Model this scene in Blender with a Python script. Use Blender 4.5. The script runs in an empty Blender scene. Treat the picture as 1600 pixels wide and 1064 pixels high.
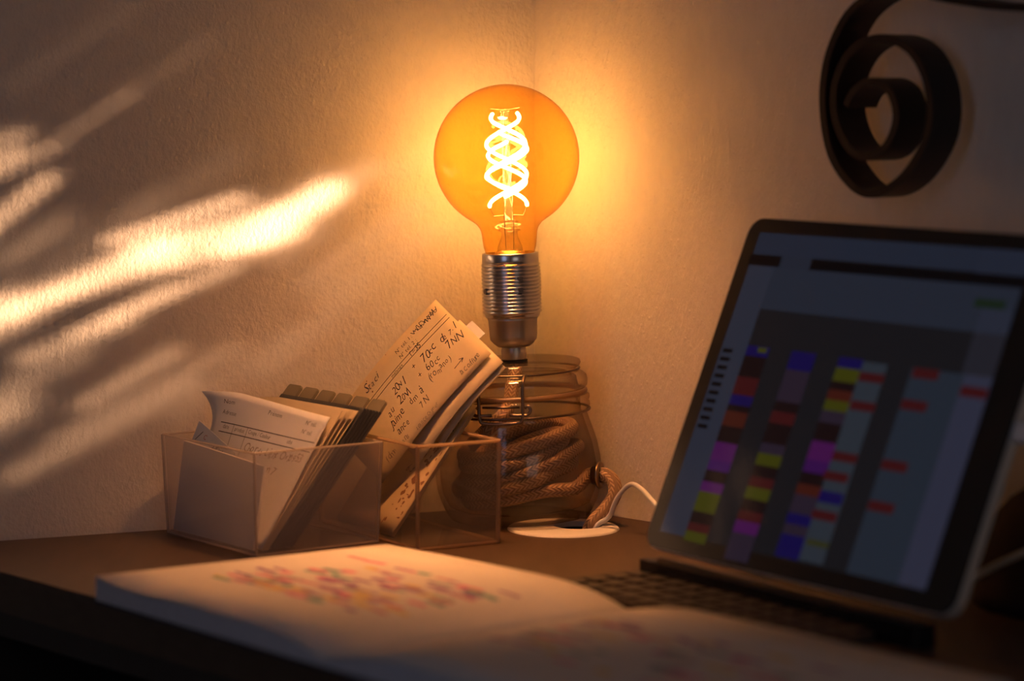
import bpy, math, random
from mathutils import Vector, Matrix

random.seed(7)
sc = bpy.context.scene
col = sc.collection
Z0 = 0.75                      # height of the desk top above the floor
rad = math.radians

# ------------------------------------------------------------------ camera
cam_d = bpy.data.cameras.new('camera')
cam_d.sensor_width = 36.0
cam_d.lens = 94.5
cam_d.clip_start = 0.05
cam_d.dof.use_dof = True
cam_d.dof.focus_distance = 1.735
cam_d.dof.aperture_fstop = 4.0
cam = bpy.data.objects.new('camera', cam_d)
col.objects.link(cam)
cam.location = (0, 0, Z0 + 0.2835)
cam.rotation_euler = (rad(90 - 5.3727), 0, 0)
sc.camera = cam

# ------------------------------------------------------------------ world, sun, exposure
world = bpy.data.worlds.new('world')
sc.world = world
world.use_nodes = True
world.node_tree.nodes['Background'].inputs[0].default_value = (0.35, 0.42, 0.6, 1)
world.node_tree.nodes['Background'].inputs[1].default_value = 0.05

# plan of the corner: K corner, DL left wall direction towards the corner, DR right wall away from it
K = Vector((0.0196, 1.8198, 0))
DL = Vector((0.9157, 0.4019, 0)); NL = Vector((0.4019, -0.9157, 0))
DR = Vector((0.6947, -0.7193, 0)); NR = Vector((-0.7193, -0.6947, 0))
GRAZE, ELEV, SW = rad(28), rad(4), 1.45       # late low sun raking along the left wall
sun_dir = (DL * math.cos(GRAZE) - NL * math.sin(GRAZE)) * math.cos(ELEV) - Vector((0, 0, math.sin(ELEV)))
sun_d = bpy.data.lights.new('evening_sun', 'SUN')
sun_d.energy = 29.0
sun_d.angle = rad(0.42)
sun_d.color = (1.0, 0.57, 0.32)
sun = bpy.data.objects.new('evening_sun', sun_d)
col.objects.link(sun)
sun.rotation_euler = sun_dir.to_track_quat('-Z', 'Y').to_euler()
sun.location = (-2.5, -1.5, 2.0)

vs = sc.view_settings
vs.view_transform = 'Standard'
vs.look = 'None'
vs.exposure = 0.0
vs.gamma = 1.0
vs.use_curve_mapping = False
FILAMENT_POWER = 70.0
PANE_POWER = 0.9
FILL_POWER = 270.0
sc.cycles.max_bounces = 10
sc.cycles.diffuse_bounces = 4
sc.cycles.glossy_bounces = 5
sc.cycles.transmission_bounces = 8
sc.cycles.transparent_max_bounces = 64
sc.cycles.caustics_reflective = False
sc.cycles.caustics_refractive = False
sc.cycles.sample_clamp_indirect = 4.0
sc.cycles.use_denoising = True

# ------------------------------------------------------------------ materials
def new_mat(name):
    m = bpy.data.materials.new(name)
    m.use_nodes = True
    nt = m.node_tree
    for n in list(nt.nodes):
        nt.nodes.remove(n)
    out = nt.nodes.new('ShaderNodeOutputMaterial')
    return m, nt, out

def nd(nt, t, **kw):
    n = nt.nodes.new(t)
    for k, v in kw.items():
        if k in n.inputs:
            n.inputs[k].default_value = v
        else:
            setattr(n, k, v)
    return n

def c4(c):
    return (c[0], c[1], c[2], 1.0)

def pbr(name, color, rough=0.5, metal=0.0, var=0.0, scale=60.0, bump=0.0, bscale=300.0, stretch=(1, 1, 1), spec=0.5, bdist=0.0006, detail=4.0, coat=0.0):
    m, nt, out = new_mat(name)
    p = nd(nt, 'ShaderNodeBsdfPrincipled')
    p.inputs['Base Color'].default_value = c4(color)
    p.inputs['Roughness'].default_value = rough
    p.inputs['Metallic'].default_value = metal
    p.inputs['Specular IOR Level'].default_value = spec
    p.inputs['Coat Weight'].default_value = coat
    nt.links.new(p.outputs[0], out.inputs[0])
    tc = nd(nt, 'ShaderNodeTexCoord')
    mp = nd(nt, 'ShaderNodeMapping')
    mp.inputs['Scale'].default_value = stretch
    nt.links.new(tc.outputs['Object'], mp.inputs['Vector'])
    if var > 0:
        no = nd(nt, 'ShaderNodeTexNoise')
        no.inputs['Scale'].default_value = scale
        no.inputs['Detail'].default_value = detail
        nt.links.new(mp.outputs[0], no.inputs['Vector'])
        mx = nd(nt, 'ShaderNodeMix', data_type='RGBA')
        mx.inputs[6].default_value = c4([max(0, c * (1 - var)) for c in color])
        mx.inputs[7].default_value = c4([min(1, c * (1 + var)) for c in color])
        nt.links.new(no.outputs['Fac'], mx.inputs[0])
        nt.links.new(mx.outputs[2], p.inputs['Base Color'])
    if bump > 0:
        nb = nd(nt, 'ShaderNodeTexNoise')
        nb.inputs['Scale'].default_value = bscale
        nb.inputs['Detail'].default_value = 3.0
        nt.links.new(mp.outputs[0], nb.inputs['Vector'])
        b = nd(nt, 'ShaderNodeBump')
        b.inputs['Strength'].default_value = bump
        b.inputs['Distance'].default_value = bdist
        nt.links.new(nb.outputs['Fac'], b.inputs['Height'])
        nt.links.new(b.outputs[0], p.inputs['Normal'])
    return m

def plaster(name, color, stretch, grain, strength):
    """painted wall: fine stipple, roller streaks and small pits"""
    m, nt, out = new_mat(name)
    p = nd(nt, 'ShaderNodeBsdfPrincipled')
    p.inputs['Roughness'].default_value = 0.75
    p.inputs['Specular IOR Level'].default_value = 0.25
    nt.links.new(p.outputs[0], out.inputs[0])
    tc = nd(nt, 'ShaderNodeTexCoord')
    mp = nd(nt, 'ShaderNodeMapping')
    mp.inputs['Scale'].default_value = stretch
    nt.links.new(tc.outputs['Object'], mp.inputs['Vector'])
    n1 = nd(nt, 'ShaderNodeTexNoise'); n1.inputs['Scale'].default_value = grain; n1.inputs['Detail'].default_value = 3.0; n1.inputs['Roughness'].default_value = 0.55
    n2 = nd(nt, 'ShaderNodeTexNoise'); n2.inputs['Scale'].default_value = grain * 0.3; n2.inputs['Detail'].default_value = 2.0
    vo = nd(nt, 'ShaderNodeTexVoronoi'); vo.inputs['Scale'].default_value = grain * 0.33
    for n in (n1, n2):
        nt.links.new(mp.outputs[0], n.inputs['Vector'])
    nt.links.new(tc.outputs['Object'], vo.inputs['Vector'])
    pit = nd(nt, 'ShaderNodeMapRange')
    pit.inputs['From Min'].default_value = 0.10; pit.inputs['From Max'].default_value = 0.2
    pit.inputs['To Min'].default_value = 0.18; pit.inputs['To Max'].default_value = 0.0
    nt.links.new(vo.outputs['Distance'], pit.inputs['Value'])
    a = nd(nt, 'ShaderNodeMath', operation='MULTIPLY_ADD'); a.inputs[1].default_value = 0.8
    nt.links.new(n2.outputs['Fac'], a.inputs[0]); nt.links.new(n1.outputs['Fac'], a.inputs[2])
    b = nd(nt, 'ShaderNodeMath', operation='ADD')
    nt.links.new(a.outputs[0], b.inputs[0]); nt.links.new(pit.outputs[0], b.inputs[1])
    bu = nd(nt, 'ShaderNodeBump'); bu.inputs['Strength'].default_value = strength; bu.inputs['Distance'].default_value = 0.0011
    nt.links.new(b.outputs[0], bu.inputs['Height'])
    nt.links.new(bu.outputs[0], p.inputs['Normal'])
    mx = nd(nt, 'ShaderNodeMix', data_type='RGBA')
    mx.inputs[6].default_value = c4([c * 0.93 for c in color]); mx.inputs[7].default_value = c4([min(1, c * 1.05) for c in color])
    nt.links.new(n2.outputs['Fac'], mx.inputs[0])
    nt.links.new(mx.outputs[2], p.inputs['Base Color'])
    return m

def clear(name, tint, haze=0.0, haze_col=(1, 1, 1), gloss_rough=0.03, edge=None, f0=0.04, refr=0.0):
    """thin clear shell: straight transmission, fresnel gloss, a little milky scatter"""
    m, nt, out = new_mat(name)
    tr = nd(nt, 'ShaderNodeBsdfTransparent'); tr.inputs[0].default_value = c4(tint)
    lw = nd(nt, 'ShaderNodeLayerWeight'); lw.inputs['Blend'].default_value = 0.5
    if edge is not None:
        pw = nd(nt, 'ShaderNodeMath', operation='POWER'); pw.inputs[1].default_value = 3.5
        nt.links.new(lw.outputs['Facing'], pw.inputs[0])
        mx = nd(nt, 'ShaderNodeMix', data_type='RGBA')
        mx.inputs[6].default_value = c4(tint); mx.inputs[7].default_value = c4(edge)
        nt.links.new(pw.outputs[0], mx.inputs[0]); nt.links.new(mx.outputs[2], tr.inputs[0])
    base = tr.outputs[0]
    if refr > 0:
        rf = nd(nt, 'ShaderNodeBsdfRefraction'); rf.inputs['Color'].default_value = c4(tint); rf.inputs['Roughness'].default_value = 0.02; rf.inputs['IOR'].default_value = 1.3
        ms = nd(nt, 'ShaderNodeMixShader'); ms.inputs[0].default_value = refr
        nt.links.new(base, ms.inputs[1]); nt.links.new(rf.outputs[0], ms.inputs[2]); base = ms.outputs[0]
    if haze > 0:
        df = nd(nt, 'ShaderNodeBsdfDiffuse'); df.inputs[0].default_value = c4(haze_col)
        tl = nd(nt, 'ShaderNodeBsdfTranslucent'); tl.inputs[0].default_value = c4(haze_col)
        m1 = nd(nt, 'ShaderNodeMixShader'); m1.inputs[0].default_value = 0.5
        nt.links.new(df.outputs[0], m1.inputs[1]); nt.links.new(tl.outputs[0], m1.inputs[2])
        m2 = nd(nt, 'ShaderNodeMixShader'); m2.inputs[0].default_value = haze
        nt.links.new(base, m2.inputs[1]); nt.links.new(m1.outputs[0], m2.inputs[2]); base = m2.outputs[0]
    gl = nd(nt, 'ShaderNodeBsdfGlossy'); gl.inputs['Roughness'].default_value = gloss_rough
    fr = nd(nt, 'ShaderNodeMath', operation='POWER'); fr.inputs[1].default_value = 5.0
    nt.links.new(lw.outputs['Facing'], fr.inputs[0])
    fm = nd(nt, 'ShaderNodeMath', operation='MULTIPLY_ADD'); fm.inputs[1].default_value = 0.75; fm.inputs[2].default_value = f0
    nt.links.new(fr.outputs[0], fm.inputs[0])
    m3 = nd(nt, 'ShaderNodeMixShader')
    nt.links.new(fm.outputs[0], m3.inputs[0]); nt.links.new(base, m3.inputs[1]); nt.links.new(gl.outputs[0], m3.inputs[2])
    nt.links.new(m3.outputs[0], out.inputs[0])
    return m

def emit(name, color, strength):
    m, nt, out = new_mat(name)
    e = nd(nt, 'ShaderNodeEmission'); e.inputs[0].default_value = c4(color); e.inputs[1].default_value = strength
    nt.links.new(e.outputs[0], out.inputs[0])
    return m

def paper(name, color, transl=0.25, var=0.08, scale=40):
    m, nt, out = new_mat(name)
    df = nd(nt, 'ShaderNodeBsdfDiffuse'); tl = nd(nt, 'ShaderNodeBsdfTranslucent')
    tc = nd(nt, 'ShaderNodeTexCoord')
    no = nd(nt, 'ShaderNodeTexNoise'); no.inputs['Scale'].default_value = scale; no.inputs['Detail'].default_value = 5
    nt.links.new(tc.outputs['Object'], no.inputs['Vector'])
    mx = nd(nt, 'ShaderNodeMix', data_type='RGBA')
    mx.inputs[6].default_value = c4([c * (1 - var) for c in color]); mx.inputs[7].default_value = c4([min(1, c * (1 + var)) for c in color])
    nt.links.new(no.outputs['Fac'], mx.inputs[0])
    nt.links.new(mx.outputs[2], df.inputs[0]); nt.links.new(mx.outputs[2], tl.inputs[0])
    ms = nd(nt, 'ShaderNodeMixShader'); ms.inputs[0].default_value = transl
    nt.links.new(df.outputs[0], ms.inputs[1]); nt.links.new(tl.outputs[0], ms.inputs[2])
    nt.links.new(ms.outputs[0], out.inputs[0])
    return m

def braid(name, c_dark, c_light, turns_u, turns_v):
    """woven sleeve of a textile cord: chevron ribs from the tube's own UV"""
    m, nt, out = new_mat(name)
    p = nd(nt, 'ShaderNodeBsdfPrincipled'); p.inputs['Roughness'].default_value = 0.85
    nt.links.new(p.outputs[0], out.inputs[0])
    uv = nd(nt, 'ShaderNodeUVMap')
    sp = nd(nt, 'ShaderNodeSeparateXYZ'); nt.links.new(uv.outputs[0], sp.inputs[0])
    mv = nd(nt, 'ShaderNodeMath', operation='MULTIPLY'); mv.inputs[1].default_value = turns_v
    nt.links.new(sp.outputs['Y'], mv.inputs[0])
    pp = nd(nt, 'ShaderNodeMath', operation='PINGPONG'); pp.inputs[1].default_value = 0.5
    nt.links.new(mv.outputs[0], pp.inputs[0])
    mu = nd(nt, 'ShaderNodeMath', operation='MULTIPLY_ADD'); mu.inputs[1].default_value = turns_u
    nt.links.new(sp.outputs['X'], mu.inputs[0]); nt.links.new(pp.outputs[0], mu.inputs[2])
    p2 = nd(nt, 'ShaderNodeMath', operation='PINGPONG'); p2.inputs[1].default_value = 0.25
    nt.links.new(mu.outputs[0], p2.inputs[0])
    s2 = nd(nt, 'ShaderNodeMath', operation='MULTIPLY'); s2.inputs[1].default_value = 4.0
    nt.links.new(p2.outputs[0], s2.inputs[0])
    s3 = nd(nt, 'ShaderNodeMath', operation='MULTIPLY'); s3.inputs[1].default_value = 2.0
    nt.links.new(pp.outputs[0], s3.inputs[0])
    hh = nd(nt, 'ShaderNodeMath', operation='MULTIPLY_ADD'); hh.inputs[1].default_value = 0.7
    nt.links.new(s2.outputs[0], hh.inputs[0]); nt.links.new(s3.outputs[0], hh.inputs[2])
    mx = nd(nt, 'ShaderNodeMix', data_type='RGBA'); mx.inputs[6].default_value = c4(c_dark); mx.inputs[7].default_value = c4(c_light)
    nt.links.new(s2.outputs[0], mx.inputs[0]); nt.links.new(mx.outputs[2], p.inputs['Base Color'])
    b = nd(nt, 'ShaderNodeBump'); b.inputs['Strength'].default_value = 0.8; b.inputs['Distance'].default_value = 0.0006
    nt.links.new(hh.outputs[0], b.inputs['Height']); nt.links.new(b.outputs[0], p.inputs['Normal'])
    return m

M = {}
M['wall_l'] = plaster('plaster_stipple', (0.78, 0.70, 0.61), (1, 1, 0.75), 430.0, 0.6)
M['wall_r'] = plaster('plaster_roller', (0.78, 0.70, 0.61), (1, 1, 0.35), 480.0, 0.62)
M['wall'] = pbr('plaster_plain', (0.55, 0.5, 0.45), 0.8)
M['floor'] = pbr('floor_oak', (0.16, 0.10, 0.06), 0.5, var=0.3, scale=8, stretch=(1, 8, 1))
M['desk'] = pbr('dark_stained_wood', (0.060, 0.036, 0.022), 0.42, var=0.45, scale=55, stretch=(2.2, 0.35, 3), bump=0.15, bscale=160)
M['desk_dark'] = pbr('black_stained_wood', (0.022, 0.018, 0.017), 0.5, var=0.3, scale=40)
M['bulb'] = clear('amber_glass', (0.955, 0.735, 0.30), haze=0.024, haze_col=(1.0, 0.58, 0.2), edge=(0.92, 0.60, 0.20), f0=0.035)
M['stem'] = clear('clear_stem_glass', (0.97, 0.95, 0.9), haze=0.05, edge=(0.8, 0.7, 0.5), f0=0.08)
M['filament'] = emit('glowing_filament', (1.0, 0.535, 0.28), FILAMENT_POWER)
M['lead'] = pbr('lead_wire', (0.35, 0.25, 0.15), 0.35, 1.0)
M['zinc'] = pbr('zinc_metal', (0.80, 0.80, 0.80), 0.24, 1.0)
M['nickel'] = pbr('satin_nickel', (0.62, 0.56, 0.50), 0.38, 1.0)
M['screw'] = pbr('dark_screw', (0.2, 0.18, 0.17), 0.35, 1.0)
M['black_rubber'] = pbr('black_rubber', (0.02, 0.02, 0.02), 0.6)
M['jar'] = clear('jar_glass', (0.985, 0.975, 0.955), haze=0.012, edge=(0.74, 0.61, 0.45), gloss_rough=0.02, f0=0.035)
M['lid'] = clear('lid_glass', (0.96, 0.94, 0.90), haze=0.03, edge=(0.58, 0.45, 0.32), gloss_rough=0.04, f0=0.07)
M['gasket'] = clear('pale_rubber_gasket', (0.75, 0.62, 0.45), haze=0.55, haze_col=(0.6, 0.42, 0.26), gloss_rough=0.3)
M['bail'] = pbr('aged_wire', (0.23, 0.17, 0.12), 0.35, 1.0)
M['cord'] = braid('jute_braid', (0.30, 0.17, 0.08), (0.66, 0.45, 0.26), 160.0, 6.0)
M['brass'] = pbr('eyelet_metal', (0.32, 0.22, 0.13), 0.3, 1.0)
M['acrylic1'] = clear('frosted_acrylic', (0.95, 0.93, 0.92), haze=0.18, haze_col=(0.88, 0.84, 0.86), edge=(0.8, 0.68, 0.6), gloss_rough=0.12, f0=0.035)
M['acrylic2'] = clear('clear_acrylic', (0.955, 0.94, 0.91), haze=0.06, haze_col=(0.9, 0.8, 0.7), edge=(0.75, 0.6, 0.45), gloss_rough=0.04, f0=0.04)
M['edge1'] = clear('frosted_acrylic_edge', (0.9, 0.85, 0.8), haze=0.35, haze_col=(0.9, 0.8, 0.74), gloss_rough=0.15)
M['edge2'] = clear('acrylic_edge', (0.85, 0.75, 0.62), haze=0.38, haze_col=(0.95, 0.72, 0.5), gloss_rough=0.12)  # orange haze imitates light collected in the box edges
M['white_paper'] = paper('white_paper', (0.76, 0.75, 0.75), 0.22, 0.04)
M['cream_paper'] = paper('cream_paper', (0.74, 0.62, 0.42), 0.3, 0.08)
M['aged_paper'] = paper('aged_card', (0.76, 0.62, 0.40), 0.38, 0.1)
M['ink'] = pbr('ink', (0.035, 0.03, 0.04), 0.6)
M['print'] = pbr('printed_black', (0.02, 0.02, 0.02), 0.6)
M['pencil'] = pbr('faded_ink', (0.25, 0.18, 0.14), 0.7)
M['stain'] = pbr('brown_stain', (0.26, 0.12, 0.05), 0.8)
M['red_ink'] = pbr('red_ink', (0.45, 0.06, 0.03), 0.6)
M['divider'] = pbr('charcoal_plastic', (0.045, 0.047, 0.052), 0.45)
M['tab'] = clear('olive_tab_plastic', (0.5, 0.47, 0.36), haze=0.7, haze_col=(0.40, 0.36, 0.26), gloss_rough=0.15, f0=0.06)
M['white_plastic'] = pbr('white_plastic', (0.80, 0.77, 0.72), 0.35)
M['cable'] = pbr('white_cable', (0.80, 0.79, 0.77), 0.4)
M['bezel'] = pbr('black_bezel', (0.008, 0.008, 0.009), 0.16)
M['alu'] = pbr('aluminium', (0.82, 0.76, 0.68), 0.5, 0.4)
M['kb'] = pbr('keyboard_fabric', (0.045, 0.032, 0.026), 0.7, bump=0.2, bscale=900)
M['key'] = pbr('keycap', (0.020, 0.015, 0.013), 0.42)
M['iron'] = pbr('wrought_iron', (0.016, 0.010, 0.009), 0.5, 0.3, var=0.4, scale=60, bump=0.3, bscale=200)
M['page'] = paper('planner_page', (0.78, 0.72, 0.66), 0.1, 0.03)
M['page_edge'] = paper('planner_page_edges', (0.60, 0.60, 0.64), 0.1, 0.12, 300)
M['cover'] = pbr('planner_cover', (0.02, 0.02, 0.04), 0.5)
M['purple'] = pbr('dark_purple_cloth', (0.020, 0.009, 0.024), 0.9, var=0.4, scale=25, bump=0.3, bscale=500)
M['gobo_mat'] = pbr('gobo_board', (0.5, 0.47, 0.42), 0.9)  # board of the added sun mask
M['frame'] = pbr('window_paint', (0.6, 0.58, 0.55), 0.5)
M['pane_fill'] = emit('back_fill_glow', (1.0, 0.82, 0.70), 0.62)  # warm glow of the added back wall panel
M['fill_glow'] = emit('fill_diffuser', (1.0, 0.385, 0.125), FILL_POWER)  # glow of the added fill lamp
M['pane'] = emit('daylit_frosted_pane', (0.55, 0.63, 0.95), PANE_POWER)
for nm, c in dict(pink=(0.75, 0.20, 0.36), violet=(0.30, 0.12, 0.34), teal=(0.16, 0.36, 0.34), yellow=(0.72, 0.50, 0.12), rose=(0.62, 0.28, 0.34), greyblue=(0.35, 0.36, 0.42)).items():
    M['mk_' + nm] = pbr('marker_' + nm, c, 0.7)

# ------------------------------------------------------------------ mesh helpers
ORG = {}

def raw(name, verts, faces, mats, smooth=False, fmat=None, uvs=None):
    me = bpy.data.meshes.new(name)
    me.from_pydata([tuple(v) for v in verts], [], faces)
    for m in (mats if isinstance(mats, (list, tuple)) else [mats]):
        me.materials.append(m)
    if fmat:
        me.polygons.foreach_set('material_index', fmat)
    if smooth:
        me.polygons.foreach_set('use_smooth', [True] * len(me.polygons))
    if uvs:
        l = me.uv_layers.new(name='UVMap')
        l.data.foreach_set('uv', [c for f in faces for i in f for c in uvs[i]])
    me.update()
    return me

def obj(name, vf, mats, parent=None, smooth=False, fmat=None, uvs=None, org=None):
    """one mesh object; without a parent its origin is put at its base"""
    verts, faces = vf[0], vf[1]
    verts = [Vector(v) for v in verts]
    if parent is None:
        if org is None:
            n = len(verts)
            org = Vector((sum(v.x for v in verts) / n, sum(v.y for v in verts) / n, min(v.z for v in verts)))
        org = Vector(org)
    else:
        org = ORG[parent.name]
    o = bpy.data.objects.new(name, raw(name, [v - org for v in verts], faces, mats, smooth, fmat, uvs))
    col.objects.link(o)
    if parent is None:
        o.location = org + Vector((0, 0, Z0))
    else:
        o.parent = parent
    ORG[o.name] = org
    return o

def empty(name, loc, rot=(0, 0, 0), local=False):
    o = bpy.data.objects.new(name, None)
    o.empty_display_size = 0.02
    col.objects.link(o)
    o.location = Vector(loc) + Vector((0, 0, Z0))
    o.rotation_euler = rot
    ORG[o.name] = Vector((0, 0, 0)) if local else Vector(loc)
    return o

def tag(o, label, cat, group=None):
    o['label'] = label; o['category'] = cat
    if group: o['group'] = group
    return o

def struct(o):
    o['kind'] = 'structure'
    return o

def merge(*parts):
    V, F = [], []
    for v, f in parts:
        n = len(V); V += list(v); F += [tuple(i + n for i in q) for q in f]
    return V, F

def box(o, ax, ay, az):
    """box from corner o along three edge vectors"""
    o, ax, ay, az = Vector(o), Vector(ax), Vector(ay), Vector(az)
    v = [o, o + ax, o + ax + ay, o + ay, o + az, o + ax + az, o + ax + ay + az, o + ay + az]
    f = [(0, 3, 2, 1), (4, 5, 6, 7), (0, 1, 5, 4), (1, 2, 6, 5), (2, 3, 7, 6), (3, 0, 4, 7)]
    if ax.cross(ay).dot(az) < 0:
        f = [tuple(reversed(q)) for q in f]
    return v, f

def lathe(profile, n=64, closed=False, org=(0, 0, 0)):
    V, F = [], []
    ox, oy, oz = org
    for r, z in profile:
        for i in range(n):
            a = 2 * math.pi * i / n
            V.append((ox + r * math.cos(a), oy + r * math.sin(a), oz + z))
    m = len(profile)
    for j in range(m if closed else m - 1):
        k = (j + 1) % m
        for i in range(n):
            i2 = (i + 1) % n
            F.append((j * n + i, j * n + i2, k * n + i2, k * n + i))
    if not closed:
        if profile[0][0] > 1e-5: F.append(tuple(reversed(range(n))))
        if profile[-1][0] > 1e-5: F.append(tuple((m - 1) * n + i for i in range(n)))
    return V, F

def smooth_path(P, sub=6):
    """Catmull-Rom through the points"""
    P = [Vector(p) for p in P]
    Q = [P[0] * 2 - P[1]] + P + [P[-1] * 2 - P[-2]]
    out = []
    for i in range(1, len(Q) - 2):
        for s in range(sub):
            t = s / sub
            a, b, c, d = Q[i - 1], Q[i], Q[i + 1], Q[i + 2]
            out.append(0.5 * ((2 * b) + (c - a) * t + (2 * a - 5 * b + 4 * c - d) * t * t + (3 * b - a - 3 * c + d) * t ** 3))
    out.append(P[-1])
    return out

def tube(P, r, n=8, loop=False, caps=True, want_uv=False):
    P = [Vector(p) for p in P]
    m = len(P)
    V, F, U = [], [], []
    up = None
    length = 0.0
    for i in range(m):
        a = P[(i - 1) % m] if (loop or i > 0) else P[i]
        b = P[(i + 1) % m] if (loop or i < m - 1) else P[i]
        t = (b - a).normalized()
        if up is None:
            up = t.cross(Vector((0, 0, 1)))
            if up.length < 1e-3: up = t.cross(Vector((1, 0, 0)))
        up = (up - t * up.dot(t)).normalized()
        w = t.cross(up)
        rr = r[i] if isinstance(r, (list, tuple)) else r
        if i: length += (P[i] - P[i - 1]).length
        for k in range(n):
            an = 2 * math.pi * k / n
            V.append(P[i] + up * (rr * math.cos(an)) + w * (rr * math.sin(an)))
            U.append((length, k / n * 1.0))
    for i in range(m if loop else m - 1):
        j = (i + 1) % m
        for k in range(n):
            k2 = (k + 1) % n
            F.append((i * n + k, i * n + k2, j * n + k2, j * n + k))
    if caps and not loop:
        F.append(tuple(reversed(range(n)))); F.append(tuple((m - 1) * n + k for k in range(n)))
    return (V, F, U) if want_uv else (V, F)

def ribbon_bar(P, side, w, t):
    """flat bar: rectangular section, w along 'side', t in the plane of the path"""
    P = [Vector(p) for p in P]; side = Vector(side).normalized()
    V, F = [], []
    m = len(P)
    for i in range(m):
        a = P[max(0, i - 1)]; b = P[min(m - 1, i + 1)]
        tt = (b - a).normalized(); nn = side.cross(tt).normalized()
        for sa, sb in ((-1, -1), (1, -1), (1, 1), (-1, 1)):
            V.append(P[i] + side * (w / 2 * sa) + nn * (t / 2 * sb))
    for i in range(m - 1):
        for k in range(4):
            k2 = (k + 1) % 4
            F.append((i * 4 + k, i * 4 + k2, i * 4 + 4 + k2, i * 4 + 4 + k))
    F.append((3, 2, 1, 0)); F.append(tuple((m - 1) * 4 + k for k in range(4)))
    return V, F

def rounded(w, h, r, n=5):
    pts = []
    for cx, cy, a0 in ((w - r, r, -90), (w - r, h - r, 0), (r, h - r, 90), (r, r, 180)):
        for i in range(n + 1):
            a = rad(a0 + 90 * i / n)
            pts.append((cx + r * math.cos(a), cy + r * math.sin(a)))
    return pts

def slab(pts, o, ax, ay, az):
    """outline pts in (ax, ay) extruded by az"""
    o, ax, ay, az = Vector(o), Vector(ax), Vector(ay), Vector(az)
    n = len(pts)
    V = [o + ax * x + ay * y for x, y in pts] + [o + ax * x + ay * y + az for x, y in pts]
    F = [tuple(reversed(range(n))), tuple(range(n, 2 * n))]
    for i in range(n):
        j = (i + 1) % n
        F.append((i, j, n + j, n + i))
    if ax.cross(ay).dot(az) < 0: F = [tuple(reversed(q)) for q in F]
    return V, F

def fn_normal(fn, u, v, h=0.01):
    a = Vector(fn(min(u + h, 1), v)) - Vector(fn(max(u - h, 0), v))
    b = Vector(fn(u, min(v + h, 1))) - Vector(fn(u, max(v - h, 0)))
    return a.cross(b).normalized()

def sheet(fn, nu=10, nv=10, th=0.0004, cr=0.0):
    """sheet of paper; fn(u, v) is its front face, thickness goes behind it; cr clips the top corners round"""
    V, F = [], []
    front, back = [], []
    for j in range(nv + 1):
        for i in range(nu + 1):
            u, v = i / nu, j / nv
            if cr and j == nv: u = cr + (1 - 2 * cr) * u
            p = Vector(fn(u, v)); front.append(p); back.append(p - fn_normal(fn, u, v) * th)
    V = front + back
    N = len(front); W = nu + 1
    for j in range(nv):
        for i in range(nu):
            a = j * W + i
            F.append((a, a + 1, a + 1 + W, a + W)); F.append((N + a, N + a + W, N + a + 1 + W, N + a + 1))
    ring = [i for i in range(W)] + [j * W + nu for j in range(1, nv + 1)] + [nv * W + i for i in range(nu - 1, -1, -1)] + [j * W for j in range(nv - 1, 0, -1)]
    for a, b in zip(ring, ring[1:] + ring[:1]):
        F.append((b, a, N + a, N + b))
    return V, F

def lift(fn, off):
    def g(u, v):
        return Vector(fn(u, v)) + fn_normal(fn, u, v) * off
    return g

# ---- flat print: lines, blots and lettering laid on a sheet
GL = {}
def glyph(ch):
    if ch not in GL:
        cu = bpy.data.curves.new('glyph', 'FONT'); cu.body = ch; cu.size = 1.0; cu.resolution_u = 2; cu.offset = -0.006
        o = bpy.data.objects.new('glyph', cu); col.objects.link(o)
        dg = bpy.context.evaluated_depsgraph_get()
        me = bpy.data.meshes.new_from_object(o.evaluated_get(dg))
        vs_ = [tuple(v.co[:2]) for v in me.vertices]; fs = [tuple(p.vertices) for p in me.polygons]
        adv = (max(v[0] for v in vs_) + 0.07) if vs_ else 0.3
        bpy.data.objects.remove(o); bpy.data.curves.remove(cu); bpy.data.meshes.remove(me)
        GL[ch] = (vs_, fs, adv)
    return GL[ch]

def letters(text, x, y, size, ang=0.0, shear=0.0, sx=1.0, jit=0.0):
    """2-D mesh of a line of text in millimetres"""
    V, F = [], []
    cx = 0.0
    ca, sa = math.cos(rad(ang)), math.sin(rad(ang))
    for ch in text:
        if ch == ' ':
            cx += 0.32 * sx; continue
        gv, gf, adv = glyph(ch)
        a = rad(random.uniform(-1, 1) * 14 * jit); s = 1 + random.uniform(-1, 1) * 0.22 * jit; dy = random.uniform(-1, 1) * 0.10 * jit
        n = len(V)
        for gx, gy in gv:
            px = (gx * math.cos(a) - gy * math.sin(a)) * s; py = (gx * math.sin(a) + gy * math.cos(a)) * s + dy
            px = cx + px * sx + py * shear
            V.append((x + size * (px * ca - py * sa), y + size * (px * sa + py * ca)))
        F += [tuple(i + n for i in q) for q in gf]
        cx += adv * sx * (1 + random.uniform(-0.1, 0.1) * jit)
    return V, F

def rule(x0, y0, x1, y1, w, seg=12):
    d = math.hypot(x1 - x0, y1 - y0); nx, ny = -(y1 - y0) / d * w / 2, (x1 - x0) / d * w / 2
    V, F = [], []
    for i in range(seg + 1):
        t = i / seg; x = x0 + (x1 - x0) * t; y = y0 + (y1 - y0) * t
        V += [(x - nx, y - ny), (x + nx, y + ny)]
        if i: F.append((2 * i - 2, 2 * i, 2 * i + 1, 2 * i - 1))
    return V, F

def scribble(x, y, w, h, n, lw=0.45):
    """tangled pen line"""
    P = [(x + w * i / n + random.uniform(-1, 1) * w / n * 0.9, y + h * random.random()) for i in range(n + 1)]
    return merge(*[rule(*a, *b, lw, 2) for a, b in zip(P, P[1:])])

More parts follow.
